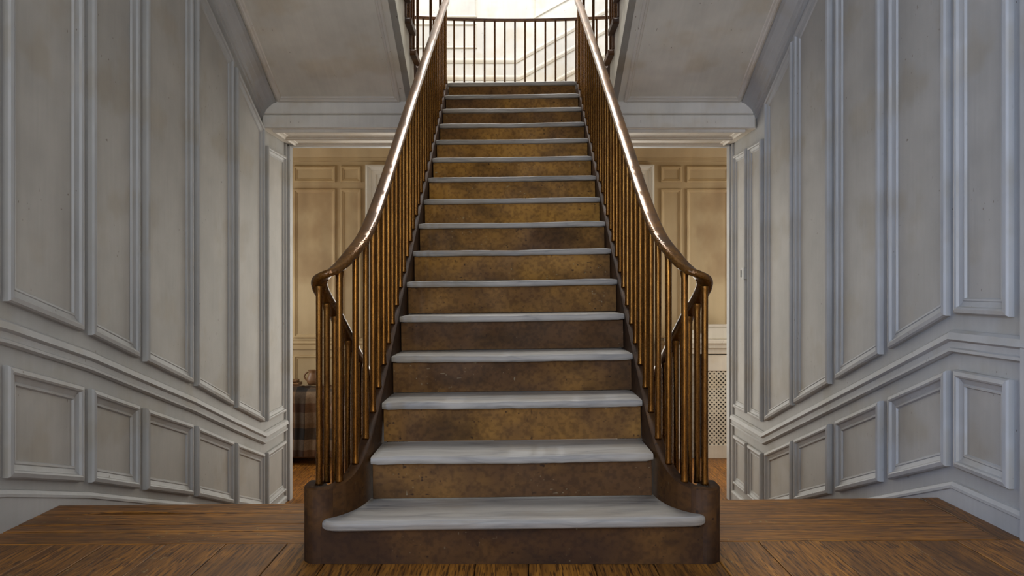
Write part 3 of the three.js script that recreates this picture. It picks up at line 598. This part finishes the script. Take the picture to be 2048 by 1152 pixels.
{ // chimneypiece with a perforated metal screen
  const t = thing('mantelpiece', 'cream mantelpiece with a perforated metal screen against the back wall', 'mantelpiece', [2.55, LOW, -9.60]);
  const B = (name, x0, x1, y0, y1, d0, d1, m = M.mantel, c = 0.006, p = t) => mesh(name, uvBox(cbox(x0 - 2.55, x1 - 2.55, y0 - LOW, y1 - LOW, d0 - 9.60, d1 - 9.60, c)), m, p);
  B('shelf', 1.76, 3.34, 0.355, 0.40, 9.50, 9.84);
  B('shelf_moulding', 1.80, 3.30, 0.30, 0.354, 9.535, 9.80);
  B('frieze', 1.84, 3.26, 0.235, 0.299, 9.575, 9.80);
  for (const [a, b] of [[1.84, 1.99], [3.11, 3.26]]) { B('pilaster', a, b, LOW, 0.234, 9.57, 9.80); B('pilaster_base', a - 0.015, b + 0.015, LOW, LOW + 0.14, 9.555, 9.57, M.mantel, 0.004); B('pilaster_band', a + 0.035, b - 0.035, LOW + 0.2, 0.18, 9.56, 9.571, M.white, 0.003); }
  for (const [a, b] of [[2.03, 2.11], [2.99, 3.07]]) B('slip', a, b, LOW, 0.234, 9.62, 9.66, M.marble, 0.004);
  B('screen_rail', 2.145, 2.955, 0.04, 0.225, 9.60, 9.625, M.mantel, 0.004);
  B('screen_rail', 2.145, 2.955, LOW, LOW + 0.155, 9.60, 9.625, M.mantel, 0.004);
  const pl = new THREE.PlaneGeometry(0.81, 0.04 - (LOW + 0.155)); const uv = pl.attributes.uv, pp = pl.attributes.position; for (let i = 0; i < uv.count; i++) uv.setXY(i, pp.getX(i), pp.getY(i));
  pl.translate(0, (0.04 + LOW + 0.155) / 2 - LOW, -0.012); mesh('perforated_screen', pl, M.grille, t);
  B('cavity', 1.995, 3.105, LOW, 0.234, 9.70, 9.80, M.dark, 0.002);
  // things on the shelf
  const bx = (n, x0, x1, h, d0, d1, m, label) => solo(n, uvBox(cbox(x0, x1, 0.401, 0.401 + h, d0, d1, 0.006)), m, label, 'box');
  const a = thing('document_box', 'long cream cardboard box lying on the mantelpiece shelf', 'box', [2.36, 0.401, -9.66]);
  mesh('body', uvBox(cbox(-0.16, 0.10, 0, 0.13, -0.08, 0.08, 0.006)), M.card, a); mesh('lid', uvBox(cbox(-0.165, 0.105, 0.13, 0.165, -0.085, 0.085, 0.006)), M.card, a);
  const r = thing('paper_roll', 'short pale paper roll beside the box on the mantelpiece', 'paper roll', [2.56, 0.401, -9.64]);
  { const g = new THREE.CylinderGeometry(0.05, 0.05, 0.20, 20); mesh('paper', uvBox(g.translate(0, 0.10, 0)), M.card, r); const h = new THREE.CylinderGeometry(0.02, 0.02, 0.004, 16); mesh('core', h.translate(0, 0.202, 0), M.dark, r); }
  const v = thing('plaster_block', 'small pale stone block at the left end of the mantelpiece shelf', 'block', [2.08, 0.401, -9.66]);
  mesh('body', uvBox(cbox(-0.10, 0.10, 0, 0.06, -0.06, 0.06, 0.01)), M.card, v); mesh('upper_piece', uvBox(cbox(-0.07, 0.05, 0.06, 0.10, -0.05, 0.05, 0.008)), M.card, v);
}
{ // dust-sheeted low chest with a plaid blanket
  const X0 = -2.72, X1 = -2.0, Y1 = LOW + 0.74, D0 = 9.30, D1 = 9.76;
  const t = thing('storage_chest', 'dark wooden chest under a plaid blanket by the left opening', 'chest', [(X0 + X1) / 2, LOW, -(D0 + D1) / 2]);
  const cx = (X0 + X1) / 2, cd = (D0 + D1) / 2;
  mesh('body', uvBox(cbox(X0 - cx + 0.03, X1 - cx - 0.03, 0.06, 0.74, D0 + 0.03 - cd, D1 - cd, 0.01)), M.chairWood, t);
  mesh('lid', uvBox(cbox(X0 - cx, X1 - cx, 0.741, 0.77, D0 - cd, D1 - cd, 0.008)), M.chairWood, t);
  for (const a of [X0 - cx + 0.05, X1 - cx - 0.11]) for (const b of [-0.19, 0.14]) mesh('foot', uvBox(cbox(a, a + 0.06, 0, 0.061, b, b + 0.06, 0.006)), M.chairWood, t);
  // blanket: draped sheet with folds, over the top and down the front
  const nu = 60, nv = 56, grid = [];
  const W = X1 - X0 + 0.10, top = Y1 + 0.05;
  for (let j = 0; j <= nv; j++) {
    const row = []; const v = j / nv * 1.12;
    for (let i = 0; i <= nu; i++) {
      const u = i / nu; let x = X0 - 0.05 + u * W, y, d;
      const fold = 0.022 * Math.sin(u * 26 + 2.2 * Math.sin(u * 7)) + 0.014 * Math.sin(u * 51 + 1);
      if (v < 0.40) { d = D1 - v; y = top + 0.035 * vnoise(u * 6, v * 8, 99, 99, 3) + 0.02 * vnoise(u * 15, v * 17, 99, 99, 4); }
      else { const f = clamp((v - 0.40) / 0.07), drop = Math.max(0, v - 0.44); d = lerp(D1 - 0.40, D0 - 0.03, f) - fold * clamp(drop * 4) - 0.06 * sstep(0.35, 0.7, drop); y = top + 0.03 * (1 - f) - drop - 0.01; }
      y = Math.max(y, LOW + 0.012 + 0.03 * vnoise(u * 12, v * 6, 99, 99, 5));
      row.push(new THREE.Vector3(x, y, -d));
    }
    grid.push(row);
  }
  const pos = [], uvs = [];
  for (let j = 0; j < nv; j++) for (let i = 0; i < nu; i++) for (const [a, b] of [[0, 0], [0, 1], [1, 1], [0, 0], [1, 1], [1, 0]]) { const p = grid[j + b][i + a]; pos.push(p.x, p.y, p.z); uvs.push((i + a) / nu * W + 0.1, (j + b) / nv * 1.12 + 0.18); }
  const g = new THREE.BufferGeometry(); g.setAttribute('position', new THREE.Float32BufferAttribute(pos, 3)); g.setAttribute('uv', new THREE.Float32BufferAttribute(uvs, 2));
  const gm = mergeVertices(g, 1e-5); gm.computeVertexNormals();
  M.plaid.side = THREE.DoubleSide;
  solo('plaid_blanket', gm, M.plaid, 'crumpled brown, cream and black plaid blanket hanging over the chest', 'blanket');
  // brown jug on top
  const j = thing('jug', 'small brown earthenware jug standing on the plaid blanket', 'jug', [-2.22, top + 0.056, -9.5]);
  mesh('body', new THREE.LatheGeometry([[0.001, 0], [0.055, 0], [0.07, 0.03], [0.075, 0.07], [0.055, 0.12], [0.045, 0.14], [0.06, 0.165], [0.05, 0.165], [0.035, 0.14], [0.03, 0.1]].map(([a, b]) => new THREE.Vector2(a, b)), 24), M.chairWood, j);
  mesh('handle', new THREE.TorusGeometry(0.045, 0.009, 8, 16, Math.PI).rotateZ(Math.PI / 2).translate(-0.055, 0.095, 0), M.chairWood, j);
  const f = thing('folded_cloth', 'small brown folded cloth on the blanket at the left jamb', 'cloth', [-2.46, top + 0.056, -9.5]);
  mesh('lower_fold', uvBox(cbox(-0.10, 0.10, 0, 0.03, -0.08, 0.08, 0.012)), M.chairWood, f); mesh('upper_fold', uvBox(cbox(-0.09, 0.07, 0.03, 0.058, -0.07, 0.07, 0.012)), M.chairWood, f);
  // bentwood armchair beside it
  const a = thing('wooden_armchair', 'brown wooden armchair with curved arms beside the plaid blanket', 'chair', [-1.68, LOW, -9.25]);
  const tube = (pts, r) => new THREE.TubeGeometry(new THREE.CatmullRomCurve3(pts.map((p) => new THREE.Vector3(...p))), 24, r, 8);
  mesh('seat', uvBox(cbox(-0.22, 0.22, 0.42, 0.47, -0.22, 0.20, 0.015)), M.chairWood, a);
  for (const [x, z] of [[-0.2, 0.2], [0.2, 0.2], [-0.2, -0.18], [0.2, -0.18]]) mesh('leg', tube([[x, 0, z * 1.1], [x * 0.98, 0.22, z], [x * 0.95, 0.43, z * 0.92]], 0.018), M.chairWood, a);
  for (const x of [-0.22, 0.22]) mesh('arm', tube([[x, 0.92, -0.22], [x * 1.06, 0.80, -0.14], [x * 1.1, 0.70, 0.05], [x * 1.08, 0.66, 0.19], [x, 0.56, 0.22], [x * 0.95, 0.45, 0.17]], 0.019), M.chairWood, a);
  mesh('backrest', uvBox(cbox(-0.21, 0.21, 0.62, 0.96, 0.205, 0.235, 0.012)), M.chairWood, a).position.z = 0;
  for (const x of [-0.2, 0.2]) mesh('back_post', tube([[x, 0.44, -0.19], [x, 0.7, -0.22], [x, 0.97, -0.23]], 0.018), M.chairWood, a);
}
// ------------------------------------------------------------------ upper stairwell, hall shell, windows behind the camera
{
  const w = thing('wall_stairwell', 'bright white upper wall of the stairwell beyond the landing railing', 'wall', [0, 0, 0], null, S);
  const D = 11.0; mesh('plaster', uvBox(box(-2.6, 2.6, 2.77, 8, D, D + 0.25)), M.upper, w);
  const map = (x, y, h) => V(x, y, D - h), N = new THREE.Vector3(0, 0, 1), st = [[0.03, 0], [0.022, 0.012], [0.0, 0.016], [-0.03, 0.010], [-0.034, 0]];
  mesh('dado_rail', railGeo([[-2.04, 3.92], [0.06, 3.92], [1.99, 5.0]], st, map, N), M.upperTrim, w);
  mesh('lower_rail', railGeo([[-2.04, 3.70], [0.10, 3.70], [1.99, 4.74]], st, map, N), M.upperTrim, w);
  mesh('skirting', railGeo([[-2.04, 3.62], [0.5, 3.62], [1.99, 4.42]], st, map, N), M.upperTrim, w);
  for (const p of [[[-2.0, 4.08], [-0.45, 4.08], [-0.45, 4.40], [-2.0, 4.40]], [[-2.0, 4.48], [-0.45, 4.48], [-0.45, 7.0], [-2.0, 7.0]], [[0.28, 4.46], [1.0, 4.86], [1.0, 7.0], [0.28, 7.0]]]) mesh('panel_moulding', frameGeo(p, SMALLMOULD, map, N, 0.7), M.upperTrim, w);
  const s = thing('wall_stairwell_side', 'upper side walls of the stairwell above the garden room', 'wall', [0, 0, 0], null, S);
  mesh('plaster', uvBox(merge([box(XL - 0.3, XL, 2.77, 8, 7.701, 11), box(XR, XR + 0.3, 2.77, 8, 7.701, 11)])), M.upper, s);
  const r = thing('ceiling', 'stairwell roof with a large skylight above the landing', 'ceiling', [0, 0, 0], null, S);
  mesh('plaster', uvBox(merge([box(-2.6, 2.6, 8, 8.25, -1.9, 6.5), box(-2.6, 2.6, 8, 8.25, 10.3, 11.3), box(-2.6, -0.62, 8, 8.25, 6.5, 10.3), box(0.62, 2.6, 8, 8.25, 6.5, 10.3)])), M.upper, r);
  const k = thing('window_3', 'skylight over the stairwell', 'window', [0, 0, 0], null, S);
  mesh('pane', box(-0.64, 0.64, 8.1, 8.105, 6.48, 10.32), M.glass, k);
  mesh('glazing_bar', uvBox(merge([-0.3, 0, 0.3].map((x) => box(x - 0.02, x + 0.02, 8.06, 8.1, 6.5, 10.3)))), M.white, k);
  const c = thing('ceiling', 'entrance hall ceiling under the upper floor', 'ceiling', [0, 0, 0], null, S);
  mesh('plaster', uvBox(box(XL, XR, 4.6, 4.85, -1.6, 2.59)), M.plaster, c);
  // entrance wall with a wide glazed door
  const f = thing('wall_front', 'entrance wall behind the viewer', 'wall', [0, 0, 0], null, S);
  mesh('plaster', uvBox(merge([box(-2.35, -0.7, -0.3, 8.25, -1.9, -1.6), box(1.2, 2.35, -0.3, 8.25, -1.9, -1.6), box(-0.7, 1.2, 2.9, 8.25, -1.9, -1.6), box(-0.7, 1.2, -0.3, 0, -1.9, -1.6)])), M.plaster, f);
  const d = thing('door_1', 'glazed double entrance door behind the viewer', 'door', [0, 0, 0], null, S);
  mesh('door_frame', uvBox(merge([box(-0.7, -0.65, 0, 2.9, -1.82, -1.7), box(1.15, 1.2, 0, 2.9, -1.82, -1.7), box(-0.65, 1.15, 2.85, 2.9, -1.82, -1.7), box(0.21, 0.29, 0, 2.85, -1.80, -1.74), box(-0.65, 0.21, 0, 0.4, -1.78, -1.75), box(0.29, 1.15, 0, 0.4, -1.78, -1.75)])), M.white, d);
  mesh('pane', box(-0.65, 0.21, 0.4, 2.85, -1.768, -1.764), M.glass, d); mesh('pane', box(0.29, 1.15, 0.4, 2.85, -1.768, -1.764), M.glass, d);
  const q = thing('window_4', 'tall hall window in the left wall behind the viewer', 'window', [0, 0, 0], null, S);
  mesh('sash', uvBox(merge([box(XL - 0.2, XL - 0.14, 0.8, 3.2, -1.3, -1.24), box(XL - 0.2, XL - 0.14, 0.8, 3.2, -0.26, -0.2), box(XL - 0.2, XL - 0.14, 0.8, 0.87, -1.24, -0.26), box(XL - 0.2, XL - 0.14, 3.13, 3.2, -1.24, -0.26), box(XL - 0.2, XL - 0.14, 0.87, 3.13, -0.77, -0.73)])), M.white, q);
  mesh('pane', box(XL - 0.172, XL - 0.168, 0.87, 3.13, -1.24, -0.26), M.glass, q);
  for (const [s2, x] of [[-1, -4.15], [1, 4.15]]) {
    const t = thing(s2 < 0 ? 'window_5' : 'window_6', s2 < 0 ? 'window in the left end of the garden room' : 'window in the right end of the garden room', 'window', [0, 0, 0], null, S);
    mesh('sash', uvBox(merge([box(x - 0.03, x + 0.03, 0, 2, 8.25, 8.31), box(x - 0.03, x + 0.03, 0, 2, 9.19, 9.25), box(x - 0.03, x + 0.03, 0, 0.06, 8.31, 9.19), box(x - 0.03, x + 0.03, 1.94, 2, 8.31, 9.19), box(x - 0.03, x + 0.03, 0.06, 1.94, 8.73, 8.77)])), M.white, t);
    mesh('pane', box(x - 0.002, x + 0.002, 0.06, 1.94, 8.31, 9.19), M.glass, t);
  }
}
renderer.render(scene, camera);
